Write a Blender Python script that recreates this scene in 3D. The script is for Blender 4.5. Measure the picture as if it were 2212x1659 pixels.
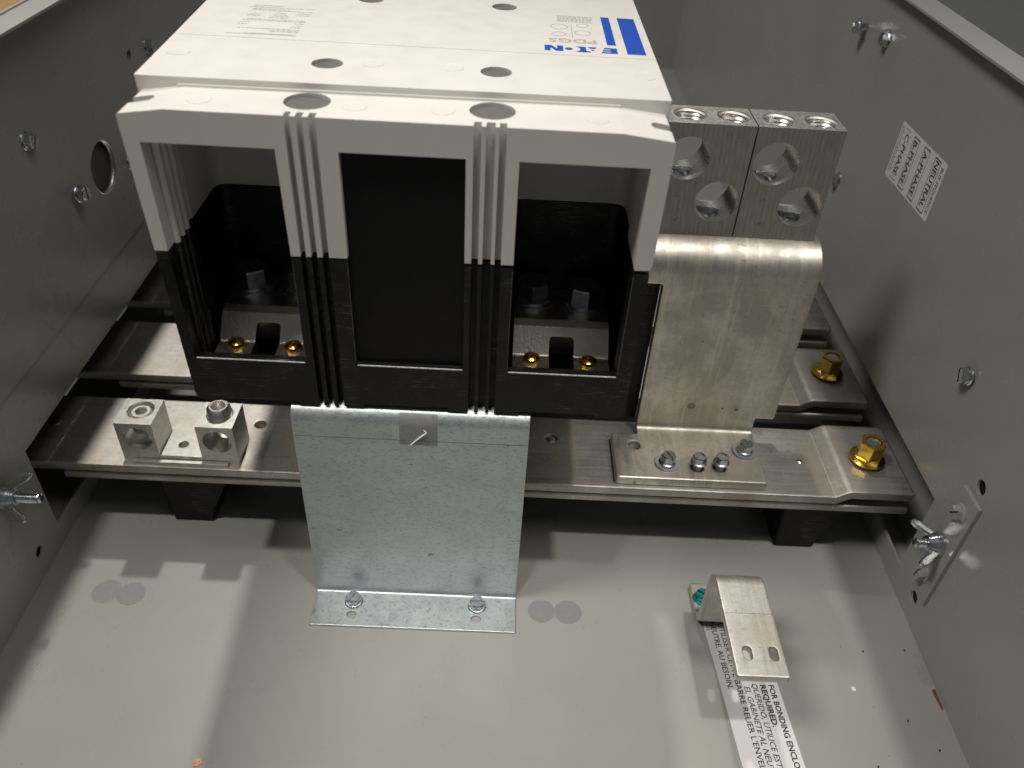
import bpy, bmesh, math, random
from mathutils import Vector, Matrix
random.seed(7)
PI = math.pi
R = math.radians
for o in list(bpy.data.objects): bpy.data.objects.remove(o)
scene = bpy.context.scene
COL = scene.collection
S = 0.001                                    # everything below is measured in millimetres

# ------------------------------------------------------------------ camera
def cam_matrix(a, b, c):
    return Matrix.Rotation(b, 3, 'Z') @ Matrix.Rotation(a, 3, 'X') @ Matrix.Rotation(c, 3, 'Z')
cd = bpy.data.cameras.new('camera'); cam = bpy.data.objects.new('camera', cd); COL.objects.link(cam)
cam.matrix_world = Matrix.Translation(Vector((145.896, -304.240, 407.413)) * S) @ cam_matrix(0.8931628, -0.0253761, 0.0633041).to_4x4()
cd.sensor_width = 36.0; cd.lens = 36.0 * 1762.226 / 2212.0
cd.clip_start = 0.01; cd.clip_end = 30.0
cd.dof.use_dof = True; cd.dof.focus_distance = 0.43; cd.dof.aperture_fstop = 9.0
scene.camera = cam

# ------------------------------------------------------------------ light
w = bpy.data.worlds.new('World'); scene.world = w; w.use_nodes = True
bg = w.node_tree.nodes['Background']; bg.inputs[0].default_value = (0.92, 0.96, 1.0, 1); bg.inputs[1].default_value = 0.085
def lamp(name, loc, target, size, power, col):
    d = bpy.data.lights.new(name, 'AREA'); d.shape = 'DISK'; d.size = size; d.energy = power; d.color = col
    o = bpy.data.objects.new(name, d); COL.objects.link(o); o.location = Vector(loc) * S
    v = (Vector(target) - Vector(loc)).normalized(); o.rotation_euler = v.to_track_quat('-Z', 'Y').to_euler()
    return o
WARM = (1.0, 0.955, 0.893)
def spot(name, loc, target, radius, power, col, size, blend=1.0):
    d = bpy.data.lights.new(name, 'SPOT'); d.shadow_soft_size = radius; d.energy = power; d.color = col; d.spot_size = R(size); d.spot_blend = blend
    o = bpy.data.objects.new(name, d); COL.objects.link(o); o.location = Vector(loc) * S
    v = (Vector(target) - Vector(loc)).normalized(); o.rotation_euler = v.to_track_quat('-Z', 'Y').to_euler()
    return o
spot('downlight', (-112, -520, 3000), (-60, -20, 0), 0.065, 118.0, WARM, 15)
spot('downlight', (640, -520, 3000), (330, -20, 0), 0.065, 125.0, WARM, 15)
spot('downlight', (-135, 1720, 3000), (-60, -20, 0), 0.065, 235.0, WARM, 17)
lamp('wall_fill', (-1500, -450, 3000), (200, 0, 0), 0.90, 54.0, WARM)  # unseen fill light added to brighten the right wall
lamp('wall_fill', (1500, -350, 3000), (0, 0, 0), 2.0, 21.0, WARM)  # broad unseen fill light added to brighten the left wall
scene.view_settings.view_transform = 'Standard'; scene.view_settings.look = 'None'
scene.view_settings.exposure = 0.0; scene.view_settings.gamma = 1.0
scene.cycles.max_bounces = 8; scene.cycles.use_denoising = True
scene.cycles.caustics_reflective = False

# ------------------------------------------------------------------ materials
MATS = {}
class NT:
    def __init__(s, name):
        s.m = bpy.data.materials.new(name); s.m.use_nodes = True; s.t = s.m.node_tree
        s.b = s.t.nodes['Principled BSDF']; s.out = s.t.nodes['Material Output']; MATS[name] = s.m
    def n(s, typ, **k):
        x = s.t.nodes.new(typ)
        for a, v in k.items(): setattr(x, a, v)
        return x
    def l(s, a, b): s.t.links.new(a, b)
    def coord(s, scale):
        tc = s.n('ShaderNodeTexCoord'); mp = s.n('ShaderNodeMapping'); mp.inputs['Scale'].default_value = scale
        s.l(tc.outputs['Object'], mp.inputs['Vector']); return mp.outputs[0]
    def noise(s, scale, detail=3.0, rough=0.55):
        x = s.n('ShaderNodeTexNoise'); x.inputs['Scale'].default_value = 1.0; x.inputs['Detail'].default_value = detail
        x.inputs['Roughness'].default_value = rough
        s.l(s.coord(scale if isinstance(scale, tuple) else (scale,)*3), x.inputs['Vector']); return x.outputs['Fac']
    def ramp(s, fac, lo, hi, a=0.0, b=1.0):
        x = s.n('ShaderNodeMapRange'); x.clamp = True
        for i, v in enumerate((lo, hi, a, b)): x.inputs[1+i].default_value = v
        s.l(fac, x.inputs[0]); return x.outputs[0]
    def mix(s, fac, A, B):
        x = s.n('ShaderNodeMix', data_type='RGBA')
        if isinstance(fac, float): x.inputs[0].default_value = fac
        else: s.l(fac, x.inputs[0])
        for i, v in ((6, A), (7, B)):
            if isinstance(v, tuple): x.inputs[i].default_value = (*v, 1)
            else: s.l(v, x.inputs[i])
        return x.outputs[2]
    def math(s, op, A, B):
        x = s.n('ShaderNodeMath', operation=op)
        for i, v in enumerate((A, B)):
            if isinstance(v, (int, float)): x.inputs[i].default_value = v
            else: s.l(v, x.inputs[i])
        return x.outputs[0]
    def bump(s, h, dist, strength=1.0, prev=None):
        x = s.n('ShaderNodeBump'); x.inputs['Distance'].default_value = dist; x.inputs['Strength'].default_value = strength
        s.l(h, x.inputs['Height'])
        if prev is not None: s.l(prev, x.inputs['Normal'])
        return x.outputs[0]
    def fin(s, col=None, rough=None, metal=0.0, nrm=None, spec=0.5, coat=0.0, coatr=0.1):
        I = s.b.inputs
        for key, v in (('Base Color', col), ('Roughness', rough)):
            if v is None: continue
            if isinstance(v, tuple): I[key].default_value = (*v, 1)
            elif isinstance(v, float): I[key].default_value = v
            else: s.l(v, I[key])
        I['Metallic'].default_value = metal; I['Specular IOR Level'].default_value = spec
        I['Coat Weight'].default_value = coat; I['Coat Roughness'].default_value = coatr
        if nrm is not None: s.l(nrm, I['Normal'])
        return s.m

def simple(name, col, rough, metal=0.0, spec=0.5, var=0.12, vs=120, bumpd=0.0, bs=900, coat=0.0):
    m = NT(name); f = m.ramp(m.noise(vs, 4), 0.3, 0.7)
    c = m.mix(f, tuple(x*(1-var) for x in col), tuple(min(1, x*(1+var)) for x in col))
    r = m.ramp(m.noise(vs*2.3, 3), 0.3, 0.7, rough*0.8, min(1, rough*1.25))
    nr = m.bump(m.noise(bs, 3), bumpd) if bumpd else None
    return m.fin(c, r, metal, nr, spec, coat)

# grey enamelled sheet steel: faint orange peel, dust, a few scuffs
def enamel(name, col, rough):
    m = NT(name)
    f = m.ramp(m.noise(14, 4), 0.35, 0.68)
    c = m.mix(f, tuple(x*0.965 for x in col), tuple(x*1.035 for x in col))
    dust = m.ramp(m.noise(900, 2), 0.76, 0.84, 0, 0.6)
    c = m.mix(dust, c, tuple(x*0.82 for x in col))
    sc = m.ramp(m.noise((30, 900, 400), 5, 0.7), 0.74, 0.84, 0, 0.12)
    c = m.mix(sc, c, tuple(min(1, x*1.3) for x in col))
    r = m.ramp(m.noise(26, 5, 0.65), 0.35, 0.65, rough*0.96, rough*1.06)
    nb = m.bump(m.noise(900, 2), 0.00008, 0.25)
    nb = m.bump(m.noise(5, 1), 0.0012, 0.06, nb)
    return m.fin(c, r, 0.0, nb, 0.5)
enamel('enamel', (0.318, 0.316, 0.295), 0.28)
enamel('dark_enamel', (0.13, 0.137, 0.118), 0.35)

# bare rolled aluminium bar: long drawing streaks, smears, oxide patches
def bar_metal(name, col, rough, stretch, dark=0.55, patch=0.5, warm=(0.50, 0.42, 0.30), grain=1.0, smear=0.0):
    m = NT(name)
    st = m.noise(tuple(stretch), 5, 0.65)
    c = m.mix(m.ramp(st, 0.30, 0.70), tuple(x*0.90 for x in col), tuple(min(1, x*1.05) for x in col))
    fs = m.ramp(m.noise(tuple(q*2.6 for q in stretch), 4, 0.7), 0.60, 0.74, 0, 0.30)
    c = m.mix(fs, c, tuple(x*0.55 for x in col))
    bl = m.ramp(m.noise(34, 6, 0.6), 0.44, 0.58, 0, patch)
    c = m.mix(bl, c, tuple(x*dark for x in col))
    wm = m.ramp(m.noise((34, 30, 16), 4), 0.48, 0.62, 0, 0.45)
    c = m.mix(wm, c, warm)
    mo = m.ramp(m.noise((320, 420, 420), 6, 0.75), 0.46, 0.66, 0, 0.32)
    c = m.mix(mo, c, tuple(x*0.52 for x in col))
    gr = m.ramp(m.noise(1300, 4, 0.7), 0.50, 0.72, 0, 0.34)
    c = m.mix(gr, c, tuple(x*0.45 for x in col))
    w1 = m.ramp(m.noise((900, 38, 38), 3, 0.7), 0.665, 0.71, 0, 0.75); w2 = m.ramp(m.noise((38, 900, 900), 3, 0.7), 0.665, 0.71, 0, 0.75)
    wz = m.ramp(m.noise(26, 3), 0.48, 0.60)
    c = m.mix(m.math('MULTIPLY', m.math('MAXIMUM', w1, w2), wz), c, (0.93, 0.91, 0.87))
    if smear:
        c = m.mix(m.ramp(m.noise((30, 20, 13), 6, 0.62), 0.47, 0.53, 0, smear), c, tuple(x*0.62 for x in col))
        c = m.mix(m.ramp(m.noise((260, 20, 9), 5, 0.7), 0.54, 0.66, 0, smear*0.8), c, (0.86, 0.80, 0.68))
    sp = m.ramp(m.noise(230, 3, 0.6), 0.66, 0.72, 0, 0.60)
    c = m.mix(sp, c, tuple(x*0.35 for x in col))
    r = m.math('ADD', m.ramp(st, 0.3, 0.7, rough*0.9, rough*1.12), m.math('MULTIPLY', bl, 0.18))
    nb = m.bump(st, 0.00004*grain, 0.4)
    nb = m.bump(m.noise(700, 3), 0.00006*grain, 0.5, nb)
    return m.fin(c, r, 1.0, nb)
bar_metal('bar_metal', (0.67, 0.645, 0.60), 0.48, (20, 520, 520), 0.68, 0.5)
bar_metal('link_metal', (0.76, 0.725, 0.655), 0.44, (520, 22, 22), 0.60, 0.60, (0.66, 0.57, 0.41), 1.0, 0.62)
bar_metal('strap_metal', (0.72, 0.695, 0.645), 0.48, (380, 30, 30), 0.60, 0.45)
simple('lug_metal', (0.60, 0.59, 0.545), 0.46, 1.0, var=0.14, vs=260, bumpd=0.00005, bs=1500)
simple('cut_metal', (0.84, 0.82, 0.78), 0.30, 1.0, var=0.10, vs=500)
# saw-cut face of the lug blocks
m = NT('sawn_metal')
wv = m.n('ShaderNodeTexWave'); wv.inputs['Scale'].default_value = 1.0; wv.inputs['Distortion'].default_value = 2.5
wv.inputs['Detail'].default_value = 3; wv.inputs['Detail Scale'].default_value = 1.4
tc = m.n('ShaderNodeTexCoord'); mp = m.n('ShaderNodeMapping'); mp.inputs['Rotation'].default_value = (0, R(24), 0); mp.inputs['Scale'].default_value = (130, 130, 16)
m.l(tc.outputs['Object'], mp.inputs['Vector']); m.l(mp.outputs[0], wv.inputs['Vector'])
gf = m.noise((700, 700, 90), 4, 0.7)
c = m.mix(m.ramp(gf, 0.3, 0.7), (0.33, 0.32, 0.285), (0.46, 0.445, 0.40))
c = m.mix(m.ramp(wv.outputs['Fac'], 0.2, 0.9, 0, 0.14), c, (0.16, 0.15, 0.13))
c = m.mix(m.ramp(m.noise(150, 4), 0.66, 0.76, 0, 0.8), c, (0.09, 0.085, 0.075))
nb = m.bump(wv.outputs['Fac'], 0.00005, 0.4); nb = m.bump(gf, 0.00010, 0.6, nb)
m.fin(c, 0.46, 0.75, nb)
# galvanised sheet with dark flecks
m = NT('galvanised')
fl = m.noise((520, 520, 1250), 3, 0.6)
mpn = [x for x in m.t.nodes if x.type == 'MAPPING'][-1]; mpn.inputs['Rotation'].default_value = (0, R(-22), 0)
sp = m.n('ShaderNodeTexVoronoi'); sp.inputs['Scale'].default_value = 1.0; m.l(m.coord((160, 160, 160)), sp.inputs['Vector'])
c = m.mix(m.ramp(m.noise(60, 4), 0.35, 0.65), (0.50, 0.55, 0.565), (0.57, 0.615, 0.625))
c = m.mix(m.ramp(sp.outputs['Distance'], 0.1, 0.9, 0, 0.16), c, (0.44, 0.47, 0.47))
c = m.mix(m.ramp(fl, 0.53, 0.68, 0, 0.60), c, (0.24, 0.265, 0.27))
c = m.mix(m.ramp(m.noise(170, 3), 0.72, 0.77, 0, 0.7), c, (0.10, 0.105, 0.11))
r = m.ramp(m.noise(260, 3), 0.3, 0.7, 0.36, 0.50)
m.fin(c, r, 0.82, m.bump(fl, 0.00008, 0.5))
# breaker plastics
m = NT('pale_plastic')
c = m.mix(m.ramp(m.noise(30, 4), 0.35, 0.65), (0.635, 0.612, 0.578), (0.65, 0.63, 0.595))
c = m.mix(m.ramp(m.noise((420, 420, 420), 3), 0.70, 0.76, 0, 0.6), c, (0.74, 0.73, 0.71))
c = m.mix(m.ramp(m.noise((900, 90, 150), 4), 0.74, 0.79, 0, 0.30), c, (0.34, 0.325, 0.30))
m.fin(c, m.ramp(m.noise(80, 3), 0.3, 0.7, 0.36, 0.50), 0.0, m.bump(m.noise(1500, 2), 0.00006, 0.6), 0.45)
m = NT('black_plastic')
c = m.mix(m.ramp(m.noise(90, 5), 0.4, 0.7), (0.0045, 0.0045, 0.0050), (0.0075, 0.0075, 0.0080))
s1 = m.ramp(m.noise((60, 300, 1900), 4, 0.7), 0.57, 0.64, 0, 0.85)
s2 = m.ramp(m.noise((45, 45, 45), 4, 0.6), 0.48, 0.62)
c = m.mix(m.math('MULTIPLY', s1, s2), c, (0.19, 0.18, 0.17))
d1 = m.ramp(m.noise(900, 3, 0.7), 0.60, 0.70, 0, 0.5)
c = m.mix(m.math('MULTIPLY', d1, s2), c, (0.25, 0.24, 0.23))
m.fin(c, m.ramp(m.noise(150, 4), 0.3, 0.7, 0.32, 0.52), 0.0, m.bump(m.noise(1700, 3), 0.00008, 0.7), 0.32)
simple('matte_black', (0.0035, 0.0035, 0.004), 0.45, 0.0, 0.25)
simple('hole_shade_grey', (0.105, 0.099, 0.093), 0.5, 0.0, 0.4, bumpd=0.00006, bs=1500)  # dark grey that stands for the shade inside the lid holes
simple('edge_scuff', (0.50, 0.49, 0.47), 0.6, 0.0, 0.4, var=0.4, vs=900)
simple('edge_scuff2', (0.10, 0.098, 0.095), 0.6, 0.0, 0.4, var=0.8, vs=500)
simple('blue_print', (0.003, 0.062, 0.40), 0.42, 0.0, 0.4, var=0.06, vs=300)
simple('grey_print', (0.36, 0.347, 0.32), 0.5)
simple('ink', (0.022, 0.020, 0.020), 0.55)
simple('grey_ink', (0.16, 0.15, 0.14), 0.55)
simple('label_paper', (0.72, 0.695, 0.69), 0.42, 0.0, 0.4, var=0.03, vs=60)
simple('zinc', (0.62, 0.66, 0.69), 0.19, 1.0, var=0.22, vs=420, bumpd=0.00010, bs=900)
simple('washer_zinc', (0.50, 0.52, 0.54), 0.42, 0.9, var=0.08, vs=400)
simple('dark_steel', (0.55, 0.58, 0.61), 0.33, 1.0, var=0.25, vs=300, bumpd=0.00012, bs=700)
simple('brass', (0.80, 0.53, 0.12), 0.17, 1.0, var=0.10, vs=300)
simple('gold_zinc', (0.74, 0.51, 0.10), 0.20, 1.0, var=0.20, vs=230)
simple('green_zinc', (0.03, 0.34, 0.33), 0.22, 0.85, var=0.25, vs=420)
m = NT('cast_metal')
nz = m.noise(520, 5, 0.65)
c = m.mix(m.ramp(m.noise(70, 4), 0.35, 0.65), (0.66, 0.59, 0.51), (0.78, 0.72, 0.64))
m.fin(c, m.ramp(nz, 0.3, 0.7, 0.26, 0.38), 1.0, m.bump(m.noise(650, 4, 0.6), 0.00022, 0.7))
simple('stain_metal', (0.28, 0.26, 0.23), 0.5, 0.9, var=0.3, vs=300)
simple('weld_spot', (0.225, 0.220, 0.225), 0.52, 0.0, 0.4, var=0.05, vs=300)
simple('card_brown', (0.27, 0.155, 0.06), 0.75, var=0.15, vs=40)
simple('reflection_yellow', (0.50, 0.36, 0.08), 0.55, var=0.05)  # colour of the added sheet that tints the wall reflections
simple('blank_brown', (0.085, 0.072, 0.064), 0.6)
simple('dark_card', (0.05, 0.035, 0.025), 0.8)
simple('chip_tan', (0.56, 0.33, 0.17), 0.8, var=0.3, vs=700)
simple('chip_white', (0.70, 0.70, 0.66), 0.6)
simple('chip_dark', (0.035, 0.028, 0.022), 0.7)
simple('rust', (0.16, 0.07, 0.03), 0.85, var=0.5, vs=500)
m = NT('clear_tape')
tr = m.n('ShaderNodeBsdfTransparent'); tr.inputs[0].default_value = (0.93, 0.93, 0.92, 1)
mx = m.n('ShaderNodeMixShader'); mx.inputs[0].default_value = 0.26
m.fin((0.42, 0.42, 0.415), 0.16, 0.0)
m.l(tr.outputs[0], mx.inputs[1]); m.l(m.b.outputs[0], mx.inputs[2]); m.l(mx.outputs[0], m.out.inputs[0])
simple('tape_crease', (0.80, 0.80, 0.79), 0.35)

# ------------------------------------------------------------------ mesh helpers (millimetres)
def tmp_mesh(bm):
    me = bpy.data.meshes.new('tmp'); bm.to_mesh(me); return me
def join(bm, other, M=None):
    me = tmp_mesh(other); 
    if M is not None: me.transform(M)
    bm.from_mesh(me); bpy.data.meshes.remove(me); return bm
def box(x0, x1, y0, y1, z0, z1, bev=0.0, seg=2, bm=None):
    b = bmesh.new(); bmesh.ops.create_cube(b, size=1.0)
    for v in b.verts:
        v.co = Vector(((x0+x1)/2+v.co.x*(x1-x0), (y0+y1)/2+v.co.y*(y1-y0), (z0+z1)/2+v.co.z*(z1-z0)))
    if bev: bmesh.ops.bevel(b, geom=b.edges[:], offset=bev, segments=seg, profile=0.5, affect='EDGES')
    if bm is None: return b
    join(bm, b); b.free(); return bm
def frame(axis):
    z = Vector(axis).normalized(); t = Vector((0, 0, 1)) if abs(z.z) < 0.9 else Vector((1, 0, 0))
    x = t.cross(z).normalized(); y = z.cross(x); return Matrix((x, y, z)).transposed()
def place(origin, axis, spin=0.0):
    return Matrix.Translation(Vector(origin)) @ frame(axis).to_4x4() @ Matrix.Rotation(spin, 4, 'Z')
def lathe(prof, seg=28, bm=None, M=None):
    """profile [(r, h)] turned about local Z; ends on the axis are closed"""
    b = bmesh.new(); rings = []
    for r, h in prof:
        if r < 1e-6: rings.append([b.verts.new((0, 0, h))])
        else: rings.append([b.verts.new((r*math.cos(2*PI*i/seg), r*math.sin(2*PI*i/seg), h)) for i in range(seg)])
    for A, B in zip(rings, rings[1:]):
        for i in range(seg):
            j = (i+1) % seg
            if len(A) == 1 and len(B) == 1: continue
            if len(A) == 1: b.faces.new((A[0], B[i], B[j]))
            elif len(B) == 1: b.faces.new((A[i], B[0], A[j]))
            else: b.faces.new((A[i], B[i], B[j], A[j]))
    bmesh.ops.recalc_face_normals(b, faces=b.faces[:])
    if M is not None: b.transform(M)
    if bm is None: return b
    join(bm, b); b.free(); return bm
def cyl(p, axis, r, h, seg=28, ch=0.0, bm=None):
    pr = [(0, 0), (r-ch, 0), (r, ch), (r, h-ch), (r-ch, h), (0, h)] if ch else [(0, 0), (r, 0), (r, h), (0, h)]
    return lathe(pr, seg, bm, place(p, axis))
def circle(cx, cy, r, n=24): return [(cx+r*math.cos(2*PI*i/n), cy+r*math.sin(2*PI*i/n)) for i in range(n)]
def oval(cx, cy, rx, ry, n=24): return [(cx+rx*math.cos(2*PI*i/n), cy+ry*math.sin(2*PI*i/n)) for i in range(n)]
def slot(cx, cy, r, half, n=10):             # long in second axis
    return [(cx+r*math.cos(PI*i/n), cy+half+r*math.sin(PI*i/n)) for i in range(n+1)] + \
           [(cx+r*math.cos(PI+PI*i/n), cy-half+r*math.sin(PI+PI*i/n)) for i in range(n+1)]
def rounded(pts, rad, n=5):
    out = []; N = len(pts); rad = rad if isinstance(rad, (list, tuple)) else [rad]*N
    for i in range(N):
        p = Vector(pts[i]); a = Vector(pts[i-1]); c = Vector(pts[(i+1) % N]); r = rad[i]
        if r <= 0: out.append(tuple(p)); continue
        u = (a-p).normalized(); v = (c-p).normalized(); ang = u.angle(v)
        d = min(r/math.tan(ang/2), (a-p).length*0.49, (c-p).length*0.49)
        P0 = p+u*d; P1 = p+v*d
        for k in range(n+1):
            t = k/n; out.append(tuple(P0*(1-t)**2 + p*2*t*(1-t) + P1*t*t))
    return out
def rect(x0, x1, y0, y1): return [(x0, y0), (x1, y0), (x1, y1), (x0, y1)]
def plate(outline, holes, t, bev=0.0, mapf=None):
    """flat plate with holes in (u, v), thickness along w in +-t/2"""
    cu = bpy.data.curves.new('tmp', 'CURVE'); cu.dimensions = '2D'; cu.fill_mode = 'BOTH'
    cu.extrude = t/2 - bev; cu.bevel_depth = bev; cu.bevel_resolution = 1; cu.offset = -bev
    for pts in [outline] + list(holes):
        s = cu.splines.new('POLY'); s.points.add(len(pts)-1); s.use_cyclic_u = True
        for q, p in zip(s.points, pts): q.co = (p[0], p[1], 0, 1)
    ob = bpy.data.objects.new('tmp', cu); me = bpy.data.meshes.new_from_object(ob)
    b = bmesh.new(); b.from_mesh(me); bpy.data.objects.remove(ob); bpy.data.curves.remove(cu); bpy.data.meshes.remove(me)
    bmesh.ops.remove_doubles(b, verts=b.verts[:], dist=1e-4)
    if mapf:
        for v in b.verts: v.co = Vector(mapf(*v.co))
    bmesh.ops.recalc_face_normals(b, faces=b.faces[:]); return b
def fold(outline, holes, t, bev, start, ang, segs, mapf):
    """bent strip: flat pattern (u across, s along) bent along a path of ('L', len) and ('A', radius, turn)"""
    b = plate(outline, holes, t, bev)
    tab = []; s = 0; p = Vector(start); a = ang; cuts = []
    for sg in segs:
        if sg[0] == 'L': tab.append((s, s+sg[1], p.copy(), a, 0, 0)); p = p + Vector((math.cos(a), math.sin(a)))*sg[1]; s += sg[1]
        else:
            r, turn = sg[1], sg[2]; L = r*abs(turn); tab.append((s, s+L, p.copy(), a, r, turn))
            n = max(4, int(abs(turn)/R(11))); cuts += [s + L*i/n for i in range(n+1)]
            sg_ = 1 if turn > 0 else -1; c = p + Vector((-math.sin(a), math.cos(a)))*r*sg_
            a2 = a+turn; p = c - Vector((-math.sin(a2), math.cos(a2)))*r*sg_; a = a2; s += L
    for c in cuts:
        bmesh.ops.bisect_plane(b, geom=b.verts[:]+b.edges[:]+b.faces[:], plane_co=(0, c, 0), plane_no=(0, 1, 0), dist=1e-5)
    def ev(s):
        for k, (s0, s1, p, a, r, turn) in enumerate(tab):
            if s <= s1+1e-6 or k == len(tab)-1:
                d = s-s0
                if r == 0: return p+Vector((math.cos(a), math.sin(a)))*d, a
                sg_ = 1 if turn > 0 else -1; a2 = a+sg_*d/r; c = p+Vector((-math.sin(a), math.cos(a)))*r*sg_
                return c-Vector((-math.sin(a2), math.cos(a2)))*r*sg_, a2
    for v in b.verts:
        q, a = ev(v.co.y); q = q + Vector((-math.sin(a), math.cos(a)))*v.co.z
        v.co = Vector(mapf(v.co.x, q.x, q.y))
    bmesh.ops.recalc_face_normals(b, faces=b.faces[:]); return b
XZ = lambda y0: (lambda u, v, w: (u, y0+w, v))
XY = lambda z0: (lambda u, v, w: (u, v, z0+w))
YZ = lambda x0: (lambda u, v, w: (x0+w, u, v))
def boolean(A, cutters, bev=0.0, seg=2, ang=40):
    """subtract a list of bmeshes from A, optionally bevel the sharp edges"""
    ma = tmp_mesh(A); oa = bpy.data.objects.new('tmp_a', ma); COL.objects.link(oa); tmp = []
    for c in cutters:
        oc = bpy.data.objects.new('tmp_c', tmp_mesh(c)); COL.objects.link(oc); tmp.append(oc)
        md = oa.modifiers.new('b', 'BOOLEAN'); md.operation = 'DIFFERENCE'; md.solver = 'EXACT'; md.object = oc
    if bev:
        md = oa.modifiers.new('v', 'BEVEL'); md.width = bev; md.segments = seg; md.limit_method = 'ANGLE'; md.angle_limit = R(ang); md.use_clamp_overlap = True
    dg = bpy.context.evaluated_depsgraph_get(); me = bpy.data.meshes.new_from_object(oa.evaluated_get(dg))
    b = bmesh.new(); b.from_mesh(me)
    for o in [oa]+tmp:
        d = o.data; bpy.data.objects.remove(o); bpy.data.meshes.remove(d)
    bpy.data.meshes.remove(me); return b
ORG = {}
def finish(bm, mat, base=(0, 0, 0), ang=32):
    me = bpy.data.meshes.new('mesh'); bm.to_mesh(me); bm.free()
    me.transform(Matrix.Scale(S, 4) @ Matrix.Translation(-Vector(base)))
    for p in me.polygons: p.use_smooth = True
    me.set_sharp_from_angle(angle=R(ang)); me.materials.append(MATS[mat]); me.update(); return me
def tag(o, label, cat, group=None, kind=None):
    if label: o['label'] = label
    if cat: o['category'] = cat
    if group: o['group'] = group
    if kind: o['kind'] = kind
    return o
def thing(name, label, cat, base, group=None):
    o = bpy.data.objects.new(name, None); o.empty_display_size = 0.01; COL.objects.link(o)
    o.location = Vector(base)*S; ORG[o.name] = Vector(base); return tag(o, label, cat, group)
def smooth(o):
    w_ = o.modifiers.new('weighted', 'WEIGHTED_NORMAL'); w_.keep_sharp = True; w_.weight = 60
def root_of(p):
    while p.parent: p = p.parent
    return p
def part(name, bm, mat, parent, ang=32, label=None):
    me = finish(bm, mat, ORG[root_of(parent).name], ang)
    o = bpy.data.objects.new(name, me); COL.objects.link(o); o.parent = parent; smooth(o)
    if label: o['label'] = label
    return o
def solo(name, bm, mat, base, label=None, cat=None, group=None, kind=None, ang=32):
    o = bpy.data.objects.new(name, finish(bm, mat, base, ang)); COL.objects.link(o); smooth(o)
    o.location = Vector(base)*S; ORG[o.name] = Vector(base); return tag(o, label, cat, group, kind)
def text_bm(s, origin, right, up, length=None, cap=None, bold=0.0, shear=0.0, thick=0.03):
    """flat lettering: origin at the start of the base line, fitted to a length and a capital height"""
    cu = bpy.data.curves.new('tmp', 'FONT'); cu.body = s; cu.size = 10.0; cu.shear = shear; cu.offset = bold; cu.extrude = 0.05; cu.resolution_u = 2
    ob = bpy.data.objects.new('tmp', cu); COL.objects.link(ob); bpy.context.view_layer.update()
    me = bpy.data.meshes.new_from_object(ob.evaluated_get(bpy.context.evaluated_depsgraph_get()))
    xs = [v.co.x for v in me.vertices]
    x0, x1 = min(xs), max(xs); capn = 7.0
    sx = (length/(x1-x0)) if length else cap/capn; sy = (cap/capn) if cap else sx
    b = bmesh.new(); b.from_mesh(me); bpy.data.objects.remove(ob); bpy.data.curves.remove(cu); bpy.data.meshes.remove(me)
    Rv, U = Vector(right).normalized(), Vector(up).normalized(); N = Rv.cross(U); o = Vector(origin)
    for v in b.verts: v.co = o + Rv*((v.co.x-x0)*sx) + U*(v.co.y*sy) + N*((v.co.z+0.05)/0.1*thick)
    bmesh.ops.recalc_face_normals(b, faces=b.faces[:]); return b

# ------------------------------------------------------------------ fasteners
def hex_prism(rc, h, ch=0.6, M=None, bm=None, base_r=None):
    b = bmesh.new()
    def ring(r, z): return [b.verts.new((r*math.cos(PI/3*i), r*math.sin(PI/3*i), z)) for i in range(6)]
    A = ring(rc, 0); B = ring(rc, h-ch); 
    for i in range(6): b.faces.new((A[i], A[(i+1) % 6], B[(i+1) % 6], B[i]))
    C = [b.verts.new((rc*0.84*math.cos(2*PI*i/24), rc*0.84*math.sin(2*PI*i/24), h)) for i in range(24)]
    b.faces.new(C); b.faces.new(A[::-1])
    for i in range(6):
        j = (i+1) % 6; seq = [C[(i*4+k) % 24] for k in range(5)]
        b.faces.new([B[i], B[j]] + seq[::-1])
    bmesh.ops.recalc_face_normals(b, faces=b.faces[:])
    if M is not None: b.transform(M)
    if bm is None: return b
    join(bm, b); b.free(); return bm
def slotted_screw(fr=5.4, hr=4.5, h=4.4, slotw=1.15, plain=False):
    b = hex_prism(hr, h, 0.7)
    cut = [box(-20, 20, -slotw/2, slotw/2, h-1.7, h+3)] if not plain else [cyl((0, 0, h-0.5), (0, 0, 1), hr*0.62, 3)]
    b = boolean(b, cut)
    b.transform(Matrix.Translation((0, 0, 0.8)))
    lathe([(0, 0), (fr, 0), (fr, 0.5), (fr-0.5, 1.0), (hr*0.8, 1.3), (0, 1.3)], 28, b)
    return b
def at(bm, origin, axis, spin=0.0):
    b = bm.copy(); b.transform(place(origin, axis, spin)); return b
SCREW = slotted_screw()
PLAIN = slotted_screw(5.0, 4.3, 4.6, plain=True)
def threads(r, h, pitch=1.25, depth=0.45, tip=0.8, seg=20):
    n = int(h/pitch); pr = [(0, 0), (r, 0)]
    for i in range(n): pr += [(r-depth, (i+0.5)*pitch), (r, (i+1)*pitch)]
    pr += [(r-0.2, h), (r-tip-0.3, h+tip), (0, h+tip)]
    return lathe(pr, seg)

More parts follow.
